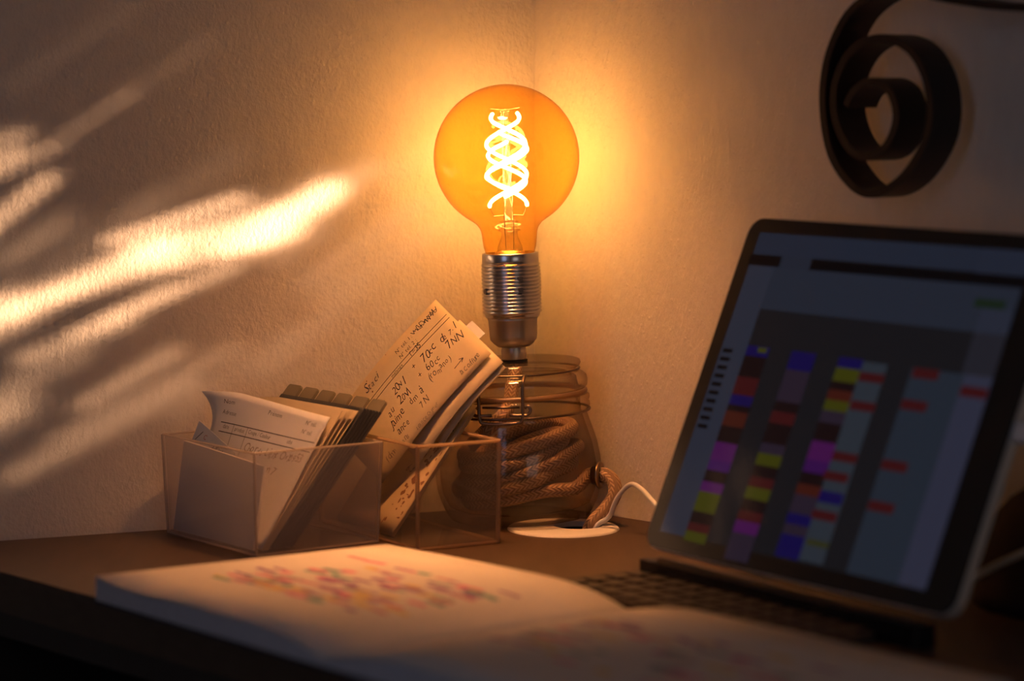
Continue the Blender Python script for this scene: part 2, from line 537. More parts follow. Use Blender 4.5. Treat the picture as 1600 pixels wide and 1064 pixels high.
def blot(x, y, rx, ry, n=9):
    V = [(x, y)] + [(x + rx * math.cos(2 * math.pi * i / n) * random.uniform(0.6, 1.2), y + ry * math.sin(2 * math.pi * i / n) * random.uniform(0.6, 1.2)) for i in range(n)]
    return V, [(0, 1 + i, 1 + (i + 1) % n) for i in range(n)]

def printed(name, fn, W, H, items, mat, parent, off=0.00012):
    """lay 2-D items (mm, origin lower left of a W x H mm sheet) on the sheet"""
    V2, F = merge(*items)
    V = []
    for x, y in V2:
        u = min(max(x / W, 0.002), 0.998); v = min(max(y / H, 0.002), 0.998)
        V.append(Vector(fn(u, v)) + fn_normal(fn, u, v) * off)
    o = obj(name, (V, F), mat, parent)
    o['kind'] = 'stuff'
    return o

# ------------------------------------------------------------------ room shell
HB, HT = -Z0, 1.75             # floor and ceiling relative to the desk top
UP = Vector((0, 0, 1))
T = 0.08
A1 = K - DL * SW
A2 = A1 + NL * 3.2
A3 = K + DR * 2.8
def wall(name, p, q, outward, mat):
    p = Vector(p); q = Vector(q)
    return struct(obj(name, box(p + UP * HB, q - p, outward * T, UP * (HT - HB)), mat, org=(0, 0, 0)))
wall('wall_left', K + DL * 0.05 - NL * 0.006, A1 - NL * 0.006, -NL, M['wall_l'])
wall('wall_right', K - DR * 0.02, A3, -NR, M['wall_r'])
d = (A3 - A2).normalized()
wall('wall_back', A2, A3, Vector((d.y, -d.x, 0)), M['wall'])
# side wall with the window the low sun comes through
WN0, WN1, WZ0, WZ1 = 0.38, 0.86, -0.02, 0.62
def wseg(n0, n1, z0, z1):
    return box(A1 + NL * n0 + UP * z0, NL * (n1 - n0), -DL * T, UP * (z1 - z0))
struct(obj('wall_side', merge(wseg(-0.1, WN0, HB, HT), wseg(WN1, 3.2, HB, HT), wseg(WN0, WN1, HB, WZ0), wseg(WN0, WN1, WZ1, HT)), M['wall'], org=(0, 0, 0)))
fl = [K + DL * 0.3 - NL * 0.2, A1 - DL * 0.2 - NL * 0.2, A2 - DL * 0.2 + NL * 0.3, A3 + DR * 0.3, K - NR * 0.3]
def poly(z0, z1):
    n = len(fl)
    V = [p + UP * z0 for p in fl] + [p + UP * z1 for p in fl]
    F = [tuple(range(n)), tuple(reversed(range(n, 2 * n)))] + [(i, n + i, n + (i + 1) % n, (i + 1) % n) for i in range(n)]
    return V, F
struct(obj('floor', poly(HB - 0.05, HB), M['floor'], org=(0, 0, 0)))
struct(obj('ceiling', poly(HT, HT + 0.05), M['wall'], org=(0, 0, 0)))

# sun window: frame, and an added out-of-view mask shaped to cut sunlight into streaks
def wbar(n0, n1, z0, z1, t0=-0.02, t1=0.03):
    return box(A1 + NL * n0 + UP * z0 + DL * t0, NL * (n1 - n0), DL * (t1 - t0), UP * (z1 - z0))
w1 = struct(empty('window_1', A1 + NL * (WN0 + WN1) / 2 + UP * WZ0))
for a in ((WN0 - .05, WN0, WZ0 - .05, WZ1 + .05), (WN1, WN1 + .05, WZ0 - .05, WZ1 + .05), (WN0, WN1, WZ0 - .05, WZ0), (WN0, WN1, WZ1, WZ1 + .05)):
    obj('window_frame', wbar(*a, 0.0, 0.03), M['frame'], w1)

STREAKS = [  # x0, y0, x1, y1, half width, strength: streaks as they lie on the wall (s from corner = .370-.000425x, z = .337-.000397y)
    (390, 368, 478, 312, 19, 1.0), (330, 392, 420, 368, 14, .55), (400, 345, 505, 300, 9, .40), (215, 395, 385, 354, 25, .58), (150, 376, 345, 312, 8, .42),
    (10, 480, 225, 385, 16, .48), (60, 462, 240, 412, 12, .26), (250, 418, 335, 396, 8, .22), (-60, 370, 48, 280, 10, .30), (-60, 275, 4, 236, 10, .26), (-20, 268, 60, 226, 6, .12),
    (50, 228, 180, 140, 6, .065), (-40, 225, 8, 206, 10, .13), (180, 140, 300, 55, 9, .012), (95, 522, 330, 425, 9, .24), (140, 502, 235, 458, 9, .2),
    (20, 558, 160, 508, 13, .15), (105, 636, 235, 562, 11, .11), (0, 742, 260, 615, 15, .07), (0, 600, 90, 560, 16, .06), (500, 300, 560, 265, 12, .11),
    (455, 450, 640, 330, 11, .055), (480, 475, 680, 365, 8, .05), (405, 418, 480, 368, 6, .10), (0, 395, 60, 355, 18, .06), (60, 420, 200, 320, 18, .03),
    (385, 595, 540, 465, 10, .04), (0, 130, 180, 5, 10, .007), (200, 330, 330, 250, 18, .015), (60, 690, 330, 560, 10, .05),
    (250, 660, 420, 540, 10, .025), (600, 280, 700, 215, 12, .04), (-180, 560, -20, 485, 25, .5), (-160, 700, -20, 640, 25, .15)]
def transmit(s, z):
    x = (0.370 - s) / 0.000425; y = (0.337 - z) / 0.000397
    tot = 0.004
    for x0, y0, x1, y1, w, k in STREAKS:
        dx, dy = x1 - x0, y1 - y0
        L2 = dx * dx + dy * dy
        t = ((x - x0) * dx + (y - y0) * dy) / L2
        tc_ = min(1, max(0, t))
        L = math.sqrt(L2)
        across = ((x - x0) * dy - (y - y0) * dx) / L
        along = abs(t - tc_) * L
        tot += k * math.exp(-(across / w) ** 2 - (along / (w * 1.8)) ** 2)
    return min(tot, 0.98)
V, F = [], []
cs = 0.004
n0, n1, z0, z1 = WN0 - 0.03, WN1 + 0.03, WZ0 - 0.03, WZ1 + 0.03
for i in range(int((n1 - n0) / cs)):
    for j in range(int((z1 - z0) / cs)):
        nn = n0 + (i + 0.5) * cs; zz = z0 + (j + 0.5) * cs
        s_ = SW - 0.034 - nn / math.tan(GRAZE)
        zw = zz - (SW - 0.034 - s_) / math.cos(GRAZE) * math.tan(ELEV)
        t_ = transmit(s_, zw)
        # one mask cell: a square ring whose hole has the area t_
        hw = cs / 2; hi = hw * math.sqrt(t_) if t_ > 0.006 else 0
        c = A1 + NL * nn + UP * zz + DL * 0.034
        b = len(V)
        if hi == 0:
            V += [c + NL * (a * hw) + UP * (q * hw) for a, q in ((-1, -1), (1, -1), (1, 1), (-1, 1))]
            F.append((b, b + 1, b + 2, b + 3))
        else:
            V += [c + NL * (a * hw) + UP * (q * hw) for a, q in ((-1, -1), (1, -1), (1, 1), (-1, 1))]
            V += [c + NL * (a * hi) + UP * (q * hi) for a, q in ((-1, -1), (1, -1), (1, 1), (-1, 1))]
            F += [(b + k, b + (k + 1) % 4, b + 4 + (k + 1) % 4, b + 4 + k) for k in range(4)]
tag(obj('streak_gobo', (V, F), M['gobo_mat']), 'added out-of-view openwork mask over the side window, cutting the sun into streaks', 'gobo')

# second window: a frosted pane bright with cool evening daylight
w2 = struct(empty('window_2', A1 + NL * 1.3 + UP * 0.05))
P0, P1_, Q0, Q1 = 1.0, 1.6, 0.05, 0.95
for a in ((P0 - .05, P0, Q0 - .05, Q1 + .05), (P1_, P1_ + .05, Q0 - .05, Q1 + .05), (P0, P1_, Q0 - .05, Q0), (P0, P1_, Q1, Q1 + .05), (1.285, 1.315, Q0, Q1)):
    obj('window_frame', wbar(*a, 0.0, 0.03), M['frame'], w2)
obj('pane', wbar(P0, P1_, Q0, Q1, 0.002, 0.008), M['pane'], w2)

# added glowing fill panel, framed on the back wall, to light the tablet edge
BD = (A3 - A2).normalized(); BN = Vector((-BD.y, BD.x, 0))
w3 = struct(empty('fill_panel_back', A2 + BD * 1.25))
def bbar(a0, a1, z0, z1, t0, t1):
    return box(A2 + BD * a0 + UP * z0 + BN * t0, BD * (a1 - a0), BN * (t1 - t0), UP * (z1 - z0))
for a in ((0.75, 0.8, -0.05, 0.95), (1.7, 1.75, -0.05, 0.95), (0.8, 1.7, -0.05, 0.0), (0.8, 1.7, 0.9, 0.95), (1.235, 1.265, 0.0, 0.9)):
    obj('window_frame', bbar(*a, 0.0, 0.03), M['frame'], w3)  # bars framing the added panel
obj('pane', bbar(0.8, 1.7, 0.0, 0.9, 0.002, 0.008), M['pane_fill'], w3)

# added fill downlight, out of view, brightening the planner and lower walls
PX = Vector((-0.030, 1.608, 0))
pen = tag(empty('fill_lamp', PX + UP * 0.42), 'added unseen fill lamp in a narrow black shade above the open planner', 'lamp')
obj('shade', lathe([(0.045, 0.42), (0.047, 0.42), (0.047, 0.57), (0.014, 0.595), (0.004, 0.60), (0.004, 0.598), (0.045, 0.568)], 40, closed=True, org=PX), M['iron'], pen, smooth=False)
obj('diffuser', lathe([(0.0, 0.530), (0.040, 0.530), (0.040, 0.537), (0.0, 0.537)], 32, org=PX), M['fill_glow'], pen)
obj('flex', tube([PX + UP * 0.598, PX + UP * HT], 0.003, 8), M['black_rubber'], pen)

# ------------------------------------------------------------------ desk
DE = Vector((0.65, -0.76, 0)).normalized()            # front edge
DK0 = Vector((-0.3013, 1.5623, 0))
FN = Vector((-DE.y, DE.x, 0)) * -1                    # out of the front edge, towards the sitter
if FN.y > 0: FN = -FN
tL = (A1 - K).normalized()
# front edge meets the left wall
def isect(p, d, q, e):
    det = d.x * -e.y + e.x * d.y
    w = q - p
    return p + d * ((w.x * -e.y + e.x * w.y) / det)
C0 = isect(DK0, DE, K, tL)
C1 = C0 + DE * 1.5
C2_ = isect(C1, -FN, K, DR)
desk = tag(empty('desk', (K + C1) / 2 + UP * HB), 'dark stained wooden desk fitted into the corner of the walls', 'desk')
HOLE = Vector((0.0427, 1.7224, 0)); HR = 0.0165
quad = [K + (-NR - NL) * -0.001, C0, C1, C2_]
n = 28
hole = [HOLE + Vector((math.cos(2 * math.pi * i / n), math.sin(2 * math.pi * i / n), 0)) * HR for i in range(n)]
# top with the cable hole: polygon ring joined to the hole by projecting hole points on the outline
def ring_faces():
    outer = []
    for p in hole:
        dd = (p - HOLE).normalized(); best = None
        for a, b in zip(quad, quad[1:] + quad[:1]):
            e = b - a
            det = dd.x * -e.y + e.x * dd.y
            if abs(det) < 1e-9: continue
            w = a - HOLE
            t = (w.x * -e.y + e.x * w.y) / det
            s = (dd.x * w.y - dd.y * w.x) / det
            if t > 0 and -1e-6 <= s <= 1 + 1e-6 and (best is None or t < best): best = t
        outer.append(HOLE + dd * best)
    return outer
import bmesh
bm = bmesh.new()
tv = [bm.verts.new(p) for p in quad]; hv = [bm.verts.new(p) for p in hole]
ed = [bm.edges.new((a, b)) for a, b in zip(tv, tv[1:] + tv[:1])] + [bm.edges.new((a, b)) for a, b in zip(hv, hv[1:] + hv[:1])]
bmesh.ops.triangle_fill(bm, edges=ed, use_beauty=True)
ex = bmesh.ops.extrude_face_region(bm, geom=bm.faces[:])
bmesh.ops.translate(bm, verts=[g for g in ex['geom'] if isinstance(g, bmesh.types.BMVert)], vec=(0, 0, -0.024))
bmesh.ops.recalc_face_normals(bm, faces=bm.faces[:])
bm.verts.index_update()
vf = ([v.co.copy() for v in bm.verts], [tuple(v.index for v in f.verts) for f in bm.faces])
bm.free()
obj('desk_top', vf, M['desk'], desk)
inn = -FN
def dbox(s0, s1, d0, d1, z0, z1):
    return box(C0 + DE * s0 + inn * d0 + UP * z0, DE * (s1 - s0), inn * (d1 - d0), UP * (z1 - z0))
obj('front_rail', dbox(0.0, 1.5, 0.004, 0.022, -0.040, -0.024), M['desk_dark'], desk)
for s in (0.075, 0.46, 1.0, 1.46):
    obj('side_panel', dbox(s, s + 0.02, 0.006, 0.16, HB, -0.040), M['desk_dark'], desk)
obj('shelf', dbox(0.095, 0.46, 0.008, 0.15, -0.19, -0.172), M['desk_dark'], desk)
obj('back_panel', dbox(0.095, 1.46, 0.15, 0.16, HB, -0.024), M['desk_dark'], desk)

# ------------------------------------------------------------------ jar lamp (local frame, axis z, base at 0)
JAR = Vector((0.0055, 1.7503, 0.0018))
lamp = tag(empty('jar_lamp', JAR, (0, rad(-2.2), 0), local=True), 'glass clip-top jar lamp holding coiled cord with a glowing amber globe bulb', 'lamp')
mm = 0.001
jar_out = [(0.030, 2), (0.040, 0.4), (0.0455, 1.6), (0.0485, 6), (0.0515, 13), (0.0540, 22), (0.0547, 30), (0.0540, 40), (0.0522, 50), (0.0498, 58), (0.0478, 64), (0.0466, 68), (0.0462, 70.5),
           (0.0478, 72), (0.0486, 74), (0.0482, 76), (0.0476, 77), (0.0484, 78.5), (0.0484, 80.5), (0.0470, 81.5)]
jar_in = [(0.0420, 81), (0.0425, 70), (0.0455, 60), (0.0490, 49), (0.0512, 36), (0.0515, 28), (0.0500, 18), (0.0465, 10), (0.040, 7.2), (0.030, 6.4)]
prof = [(r, z * mm) for r, z in jar_out + jar_in]
# close through the axis at the bottom
bot_v = lathe([(0.0, 0.0030)] + prof + [(0.0, 0.0060)], 72)
obj('jar_body', bot_v, M['jar'], lamp, smooth=True)
obj('gasket', lathe([(r, z * mm) for r, z in [(0.0425, 81.8), (0.0468, 81.8), (0.0472, 83.2), (0.0468, 84.6), (0.0425, 84.6)]], 64, closed=True), M['gasket'], lamp, smooth=True)
lid_p = [(0.0, 96), (0.034, 96), (0.040, 93), (0.0415, 85), (0.0455, 85), (0.0472, 87), (0.0474, 91), (0.0468, 93.5), (0.0445, 95.5), (0.0410, 96.8), (0.0402, 98), (0.0412, 99.2), (0.0428, 100.2), (0.0434, 101.8), (0.0428, 103.4), (0.0412, 104), (0.030, 103.2), (0.0, 103.2)]
obj('jar_lid', lathe([(r, z * mm) for r, z in lid_p], 72), M['lid'], lamp, smooth=True)
def circ(r, z, n=56, ph=0):
    return [Vector((r * math.cos(2 * math.pi * i / n + ph), r * math.sin(2 * math.pi * i / n + ph), z)) for i in range(n)]
bail = empty('wire_clip', (0, 0, 0)); bail.location = (0, 0, 0); bail.parent = lamp; ORG[bail.name] = Vector((0, 0, 0))
obj('neck_ring', tube(circ(0.0482, 0.0712), 0.0009, 6, loop=True), M['bail'], bail, smooth=True)
obj('lid_ring', tube(circ(0.0422, 0.0981), 0.0008, 6, loop=True), M['bail'], bail, smooth=True)
ph = rad(-101)
def clip(t, r, z):            # tangential mm, radius, height mm
    rd = Vector((math.cos(ph), math.sin(ph), 0)); tg = Vector((-math.sin(ph), math.cos(ph), 0))
    return rd * r + tg * (t * mm) + UP * (z * mm)
loopP = [clip(15, .0405, 98.3), clip(14.8, .0452, 97.4), clip(14.6, .0490, 94.5), clip(14.4, .0500, 88), clip(14.2, .0505, 76), clip(13.5, .0508, 70.8), clip(11, .0508, 69.2), clip(0, .0512, 68.6),
         clip(-11, .0508, 69.2), clip(-13.5, .0508, 70.8), clip(-14.2, .0505, 76), clip(-14.4, .0500, 88), clip(-14.6, .0490, 94.5), clip(-14.8, .0452, 97.4), clip(-15, .0405, 98.3)]
obj('lever_loop', tube(smooth_path(loopP, 4), 0.00115, 8), M['bail'], bail, smooth=True)
for sg in (-1, 1):
    hook = [clip(sg * 6, .0506, 74.2), clip(sg * 13, .0506, 74.0), clip(sg * 17, .0500, 74.2), clip(sg * 19, .0492, 77), clip(sg * 17.6, .0488, 79.6), clip(sg * 15.2, .0490, 78.5)]
    obj('hook', tube(smooth_path(hook, 4), 0.0011, 8), M['bail'], bail, smooth=True)
obj('crossbar', tube([clip(-12, .0496, 79.2), clip(0, .0502, 79.0), clip(12, .0496, 79.2)], 0.0009, 6), M['bail'], bail, smooth=True)

# lamp holder
obj('washer', lathe([(0.0, 103.2 * mm), (0.0088, 103.2 * mm), (0.0088, 104.6 * mm), (0.0, 104.6 * mm)], 32), M['black_rubber'], lamp, smooth=False)
obj('nipple', lathe([(r, z * mm) for r, z in [(0, 104.6), (0.0080, 104.6), (0.0083, 105.4), (0.0083, 111), (0.0078, 112.5), (0.0078, 114), (0, 114)]], 40), M['nickel'], lamp, smooth=True)
cup = [(0, 113.5), (0.0105, 113.5), (0.0130, 115.5), (0.0152, 118), (0.0156, 121), (0.0160, 131), (0.0168, 132.5), (0, 132.5)]
hold = obj('lamp_holder', lathe([(r, z * mm) for r, z in cup], 56), M['nickel'], lamp, smooth=True)
ring = [(0.0150, 132.5), (0.0172, 132.6), (0.0178, 133.5), (0.0180, 134.8)]
z = 135.2
for k in range(14):
    ring += [(0.0181, z), (0.0193, z + 0.75), (0.0196, z + 1.15), (0.0193, z + 1.55), (0.0181, z + 2.25)]
    z += 2.36
ring += [(0.0181, z + 0.3), (0.0184, z + 0.8), (0.0185, z + 1.4), (0.0185, z + 5.8), (0.0180, z + 6.6), (0.0172, z + 6.6), (0.0172, z - 20), (0.0150, z - 20)]
ztop = z + 6.6
th = obj('threaded_ring', lathe([(r, z_ * mm) for r, z_ in ring], 64, closed=True), M['zinc'], lamp, smooth=True)
for a, zz in ((-72, 158.5), (-72, 151), (-152, 150.5)):
    c = Vector((math.cos(rad(a)), math.sin(rad(a)), 0))
    P = c * 0.0175 + UP * (zz * mm)
    tg = UP.cross(c)
    pts = [(0.0017 * math.cos(2 * math.pi * i / 12), 0.0017 * math.sin(2 * math.pi * i / 12)) for i in range(12)]
    obj('grub_screw', slab(pts, P, tg, UP, c * 0.0023), M['screw'], th)

# bulb
BZ = (ztop - 2) * mm            # bottom of the glass inside the ring
BC, BR = BZ + 0.0640, 0.0474
pb = [(0.0, BZ), (0.0135, BZ), (0.0160, BZ + 0.002), (0.0172, BZ + 0.006), (0.0178, BZ + 0.011), (0.0182, BZ + 0.0155)]
a0 = math.asin(min(1, 0.0245 / BR))
pb += [(0.0193, BZ + 0.0185), (0.0215, BZ + 0.0214)]
for i in range(0, 41):
    a = a0 + (math.pi - a0) * i / 40
    pb.append((max(0.0, BR * math.sin(a)), BC - BR * math.cos(a)))
bulb = obj('bulb', lathe(pb, 80), M['bulb'], lamp, smooth=True)
obj('bulb_stem', lathe([(0.0085, BZ + 0.0015), (0.0080, BZ + 0.006), (0.0055, BZ + 0.012), (0.0052, BZ + 0.0155), (0.0075, BZ + 0.0165), (0.0052, BZ + 0.0180), (0.0035, BZ + 0.0210), (0.0065, BZ + 0.0222), (0.0035, BZ + 0.0235), (0.0030, BZ + 0.032), (0.0026, BC + 0.029), (0.0034, BC + 0.0295), (0.0034, BC + 0.031), (0.0, BC + 0.0315)], 24), M['stem'], bulb, smooth=True)
FT, FB = BC + 0.0285, BC - 0.0315
def helix(ph, z0, z1, turns, r, n=64):
    out = []
    for i in range(n + 1):
        t = i / n
        e = min(1, min(t, 1 - t) / 0.10)
        rr = r * (0.62 + 0.38 * e) if t > 0.5 else r * (0.95 + 0.05 * e)
        a = ph + turns * 2 * math.pi * t
        out.append(Vector((rr * math.cos(a), rr * math.sin(a), z0 + (z1 - z0) * t)))
    return out
fil = []
for ph_, za, zb, tn, rr in ((rad(0), FB, FT, 1.5, 0.0128), (rad(180), FB, FT, 1.5, 0.0128), (rad(78), FB + 0.010, FT - 0.012, 1.12, 0.0136), (rad(258), FB + 0.006, FT - 0.018, 1.05, 0.0120)):
    H = helix(ph_, za, zb, tn, rr)
    obj('filament', tube(H, 0.00125, 6), M['filament'], bulb, smooth=True)
    fil.append((H[0], H[-1]))
for h0, h1 in fil[:2]:
    sg = 1 if h0.x > 0 else -1
    obj('support_wire', tube([h0, h0 + Vector((-0.001 * sg, 0, -0.003)), Vector((h0.x * 0.78, 0, FB - 0.0065)), Vector((0.0025 * sg, 0, FB - 0.006)), Vector((0.003 * sg, 0, FB - 0.013)), Vector((0.0025 * sg, 0, BZ + 0.004))], 0.0003, 6), M['lead'], bulb)
    obj('support_wire', tube([h1, Vector((h1.x * 1.25, h1.y * 0.6, FT + 0.0035)), Vector((0.0, 0.0, FT + 0.0022))], 0.0003, 6), M['lead'], bulb)

# cord coiled in the jar and leaving it through the eyelet
CR = 0.0046
path = [Vector((0.001, -0.006, 0.101)), Vector((-0.002, -0.012, 0.088)), Vector((-0.006, -0.022, 0.074)), Vector((-0.018, -0.030, 0.064))]
turns = 4.4
N = int(turns * 22)
a_end = rad(-60)
for i in range(N + 1):
    t = i / N
    a = a_end - turns * 2 * math.pi * (1 - t)
    base = 0.0545 * (1 - t) + 0.0215 * t
    r_in = 0.0432 if base < 0.040 else 0.0395
    r = r_in - 0.0045 + 0.0012 * math.sin(3.1 * a + i * 0.37) - (0.004 if int((a - a_end) / (2 * math.pi) + 40) % 2 else 0) * min(1, 4 * t)
    zz = base + 0.0105 * math.cos(a - rad(20)) + 0.0010 * math.sin(2.3 * a)
    zz = max(zz, 0.0125)
    path.append(Vector((r * math.cos(a), r * math.sin(a), zz)))
E0 = Vector((0.0510, -0.0185, 0.0290)); Ed = Vector((0.94, -0.34, 0.02)).normalized()
path += [Vector((0.036, -0.026, 0.022)), E0 - Ed * 0.006, E0 + Ed * 0.006, E0 + Vector((0.0105, -0.0070, -0.0045)), E0 + Vector((0.0105, -0.0092, -0.0120)), E0 + Vector((0.004, -0.0100, -0.0215)), E0 + Vector((-0.0045, -0.0098, -0.0300)), E0 + Vector((-0.0085, -0.0090, -0.0400)), E0 + Vector((-0.010, -0.0085, -0.0560))]
cv, cf, cu_ = tube(smooth_path(path, 3), CR, 12, want_uv=True)
obj('textile_cord', (cv, cf), M['cord'], lamp, smooth=True, uvs=cu_)
# eyelet
eb = Matrix.Translation(E0) @ Ed.to_track_quat('Z', 'Y').to_matrix().to_4x4()
ev, ef = lathe([(0.0052, -0.003), (0.0060, -0.003), (0.0060, 0.0005), (0.0086, 0.0008), (0.0090, 0.0018), (0.0084, 0.0030), (0.0066, 0.0034), (0.0052, 0.0026)], 32, closed=True)
obj('eyelet', ([eb @ Vector(v) for v in ev], ef), M['brass'], lamp, smooth=True)

# ------------------------------------------------------------------ desk cable grommet
GC = Vector((0.0331, 1.7168, 0)); GR = 0.0362
V, F = [], []
n = 64
for lev, (rs, zz, hr) in enumerate(((1.0, 0.0, None), (0.985, 0.0010, None), (0.93, 0.0015, None), (0, 0.0015, 0.0160), (0, -0.002, 0.0155))):
    for i in range(n):
        a = 2 * math.pi * i / n
        if hr is None: p = GC + Vector((math.cos(a), math.sin(a), 0)) * GR * rs
        else: p = HOLE + Vector((math.cos(a), math.sin(a), 0)) * hr
        V.append(p + UP * zz)
for lev in range(4):
    for i in range(n):
        j = (i + 1) % n
        F.append((lev * n + i, lev * n + j, (lev + 1) * n + j, (lev + 1) * n + i))
F += [(4 * n + i, 4 * n + (i + 1) % n, (i + 1) % n, i) for i in range(n)]
tag(obj('cable_grommet', (V, F), M['white_plastic']), 'round white plastic cable grommet in the desk under the jar', 'grommet')

# thin charging cable rising out of the grommet
cb = [(0.0532, 1.7160, -0.06), (0.0532, 1.7160, -0.02), (0.0538, 1.7155, 0.0005), (0.0625, 1.7095, 0.0090), (0.0672, 1.7010, 0.0225), (0.0751, 1.69, 0.0328), (0.0817, 1.675, 0.0317), (0.0866, 1.66, 0.0279), (0.0960, 1.638, 0.0190), (0.108, 1.610, 0.0080), (0.122, 1.585, 0.0022), (0.150, 1.555, 0.0020), (0.19, 1.51, 0.0020)]
tag(obj('charging_cable', tube(smooth_path(cb, 5), 0.0016, 8), M['cable'], smooth=True), 'thin white cable arching out of the grommet behind the tablet', 'cable')

# ------------------------------------------------------------------ frosted card box with dividers and cards
B1 = Vector((-0.1550, 1.6077, 0)); E1 = Vector((-0.5946, 0.8040, 0)); E2 = Vector((0.8040, 0.5946, 0))
def b1(a, b, z):
    return B1 + E1 * a + E2 * b + UP * z
def open_box(fr, la, lb, h, t, draft):
    """moulded open box: outer and inner shell, walls flaring by draft"""
    def ringv(a0, a1, b0, b1_, z):
        return [fr(a0, b0, z), fr(a1, b0, z), fr(a1, b1_, z), fr(a0, b1_, z)]
    V = ringv(0, la, 0, lb, 0.0004) + ringv(-draft, la + draft, -draft, lb + draft, h) + ringv(-draft + t, la + draft - t, -draft + t, lb + draft - t, h) + ringv(t, la - t, t, lb - t, 0.0004 + t)
    F = [(3, 2, 1, 0), (12, 13, 14, 15)]
    for k in range(3):
        for i in range(4):
            j = (i + 1) % 4
            F.append((k * 4 + i, k * 4 + j, k * 4 + 4 + j, k * 4 + 4 + i))
    return V, F
def fix_normals(vf):
    bm = bmesh.new()
    vv = [bm.verts.new(v) for v in vf[0]]
    for f in vf[1]: bm.faces.new([vv[i] for i in f])
    bmesh.ops.recalc_face_normals(bm, faces=bm.faces[:])
    bm.verts.index_update()
    r = ([v.co.copy() for v in bm.verts], [tuple(v.index for v in f.verts) for f in bm.faces])
    bm.free()
    return r
tag(obj('card_box', fix_normals(open_box(b1, 0.1100, 0.0895, 0.0640, 0.0018, 0.0022)), M['acrylic1']), 'frosted plastic index box holding white cards and dark tabbed dividers', 'card box')

def box_edges(parent, fr, la, lb, h, t, draft, mat):
    """hazy rods whose warm tint stands in for edge glow: uprights, rim and foot"""
    lo = [(0, 0), (la, 0), (la, lb), (0, lb)]
    hi = [(-draft, -draft), (la + draft, -draft), (la + draft, lb + draft), (-draft, lb + draft)]
    i_ = [(1, 1), (-1, 1), (-1, -1), (1, -1)]
    for k in range(4):
        m_ = (k + 1) % 4
        P0 = fr(lo[k][0] + i_[k][0] * t / 2, lo[k][1] + i_[k][1] * t / 2, 0.0010); P1 = fr(hi[k][0] + i_[k][0] * t / 2, hi[k][1] + i_[k][1] * t / 2, h)
        obj('upright_edge', tube([P0, P1], t * 0.46, 6), mat, parent)
        Q1 = fr(hi[m_][0] + i_[m_][0] * t / 2, hi[m_][1] + i_[m_][1] * t / 2, h)
        obj('rim_edge', tube([P1, Q1], t * 0.40, 6), mat, parent)
        Q0 = fr(lo[m_][0] + i_[m_][0] * t / 2, lo[m_][1] + i_[m_][1] * t / 2, 0.0014)
        obj('foot_edge', tube([P0 + UP * 0.0004, Q0], t * 0.40, 6), mat, parent)
box_edges(bpy.data.objects['card_box'], b1, 0.1100, 0.0895, 0.0640, 0.0018, 0.0022, M['edge1'])

# six charcoal tabbed dividers, leaning to the right
L = 0.1060
lean = rad(40.2); lv = (math.sin(lean), math.cos(lean))       # (e2, z)
names = ['charcoal divider touching the cream cards, tab at the far left end', 'charcoal divider second after the cream cards, tab left of centre', 'charcoal divider third after the cream cards, tab just left of centre',
         'charcoal divider fourth after the cream cards, tab just right of centre', 'charcoal divider fifth after the cream cards, tab near the right end', 'charcoal divider last after the cream cards, tab at the near right corner']
for k in range(6):
    e20 = 0.0153 + 0.0028 * k
    z00 = 0.0030
    Lk = L - 0.0008 * k
    o3 = b1(0.0050, e20, z00)
    lvec = E2 * lv[0] + UP * lv[1]
    nvec = -E2 * lv[1] + UP * lv[0]
    dv = tag(obj('tab_divider', box(o3, E1 * 0.0985, lvec * Lk, nvec * 0.0017), M['divider']), names[k], 'divider', 'tabbed dividers in the frosted card box')
    ta = 0.0815 - 0.0162 * k
    to = o3 + E1 * ta + lvec * (Lk - 0.0025) - nvec * 0.0003
    outl = [(0, 0), (0.0160, 0), (0.0156, 0.0095), (0.0145, 0.0108), (0.0015, 0.0108), (0.0004, 0.0095)]
    obj('tab', slab(outl, to, E1, lvec, nvec * 0.0020), M['tab'], dv)
    obj('holder_strip', box(o3 + lvec * (Lk - 0.0055) - nvec * 0.0002 + E1 * 0.001, E1 * 0.0965, lvec * 0.0052, nvec * 0.0019), M['tab'], dv)

# cream cards between the white form and the dividers
cl = ['cream index card resting against the charcoal dividers', 'cream index card second from the charcoal dividers', 'cream index card third from the charcoal dividers', 'cream index card directly behind the curled white form']
for k in range(4):
    b0 = 0.0118 - 0.0010 * k
    ang = rad(39.6 - 1.45 * k)
    hgt = 0.1045 - 0.0016 * k
    def fnc(u, v, b0=b0, ang=ang, hgt=hgt, k=k):
        bend = 0.0004 * math.sin(math.pi * v) * (0.4 + u)
        e2 = b0 + math.sin(ang) * hgt * v - bend * math.cos(ang) * 0.4
        return b1(0.1030 - 0.0970 * u, e2, 0.0030 + math.cos(ang) * hgt * v + bend * 0.2)
    tag(obj('index_card', sheet(fnc, 4, 8, 0.0004), M['cream_paper'], smooth=False), cl[k], 'card', 'cream cards in the frosted card box')

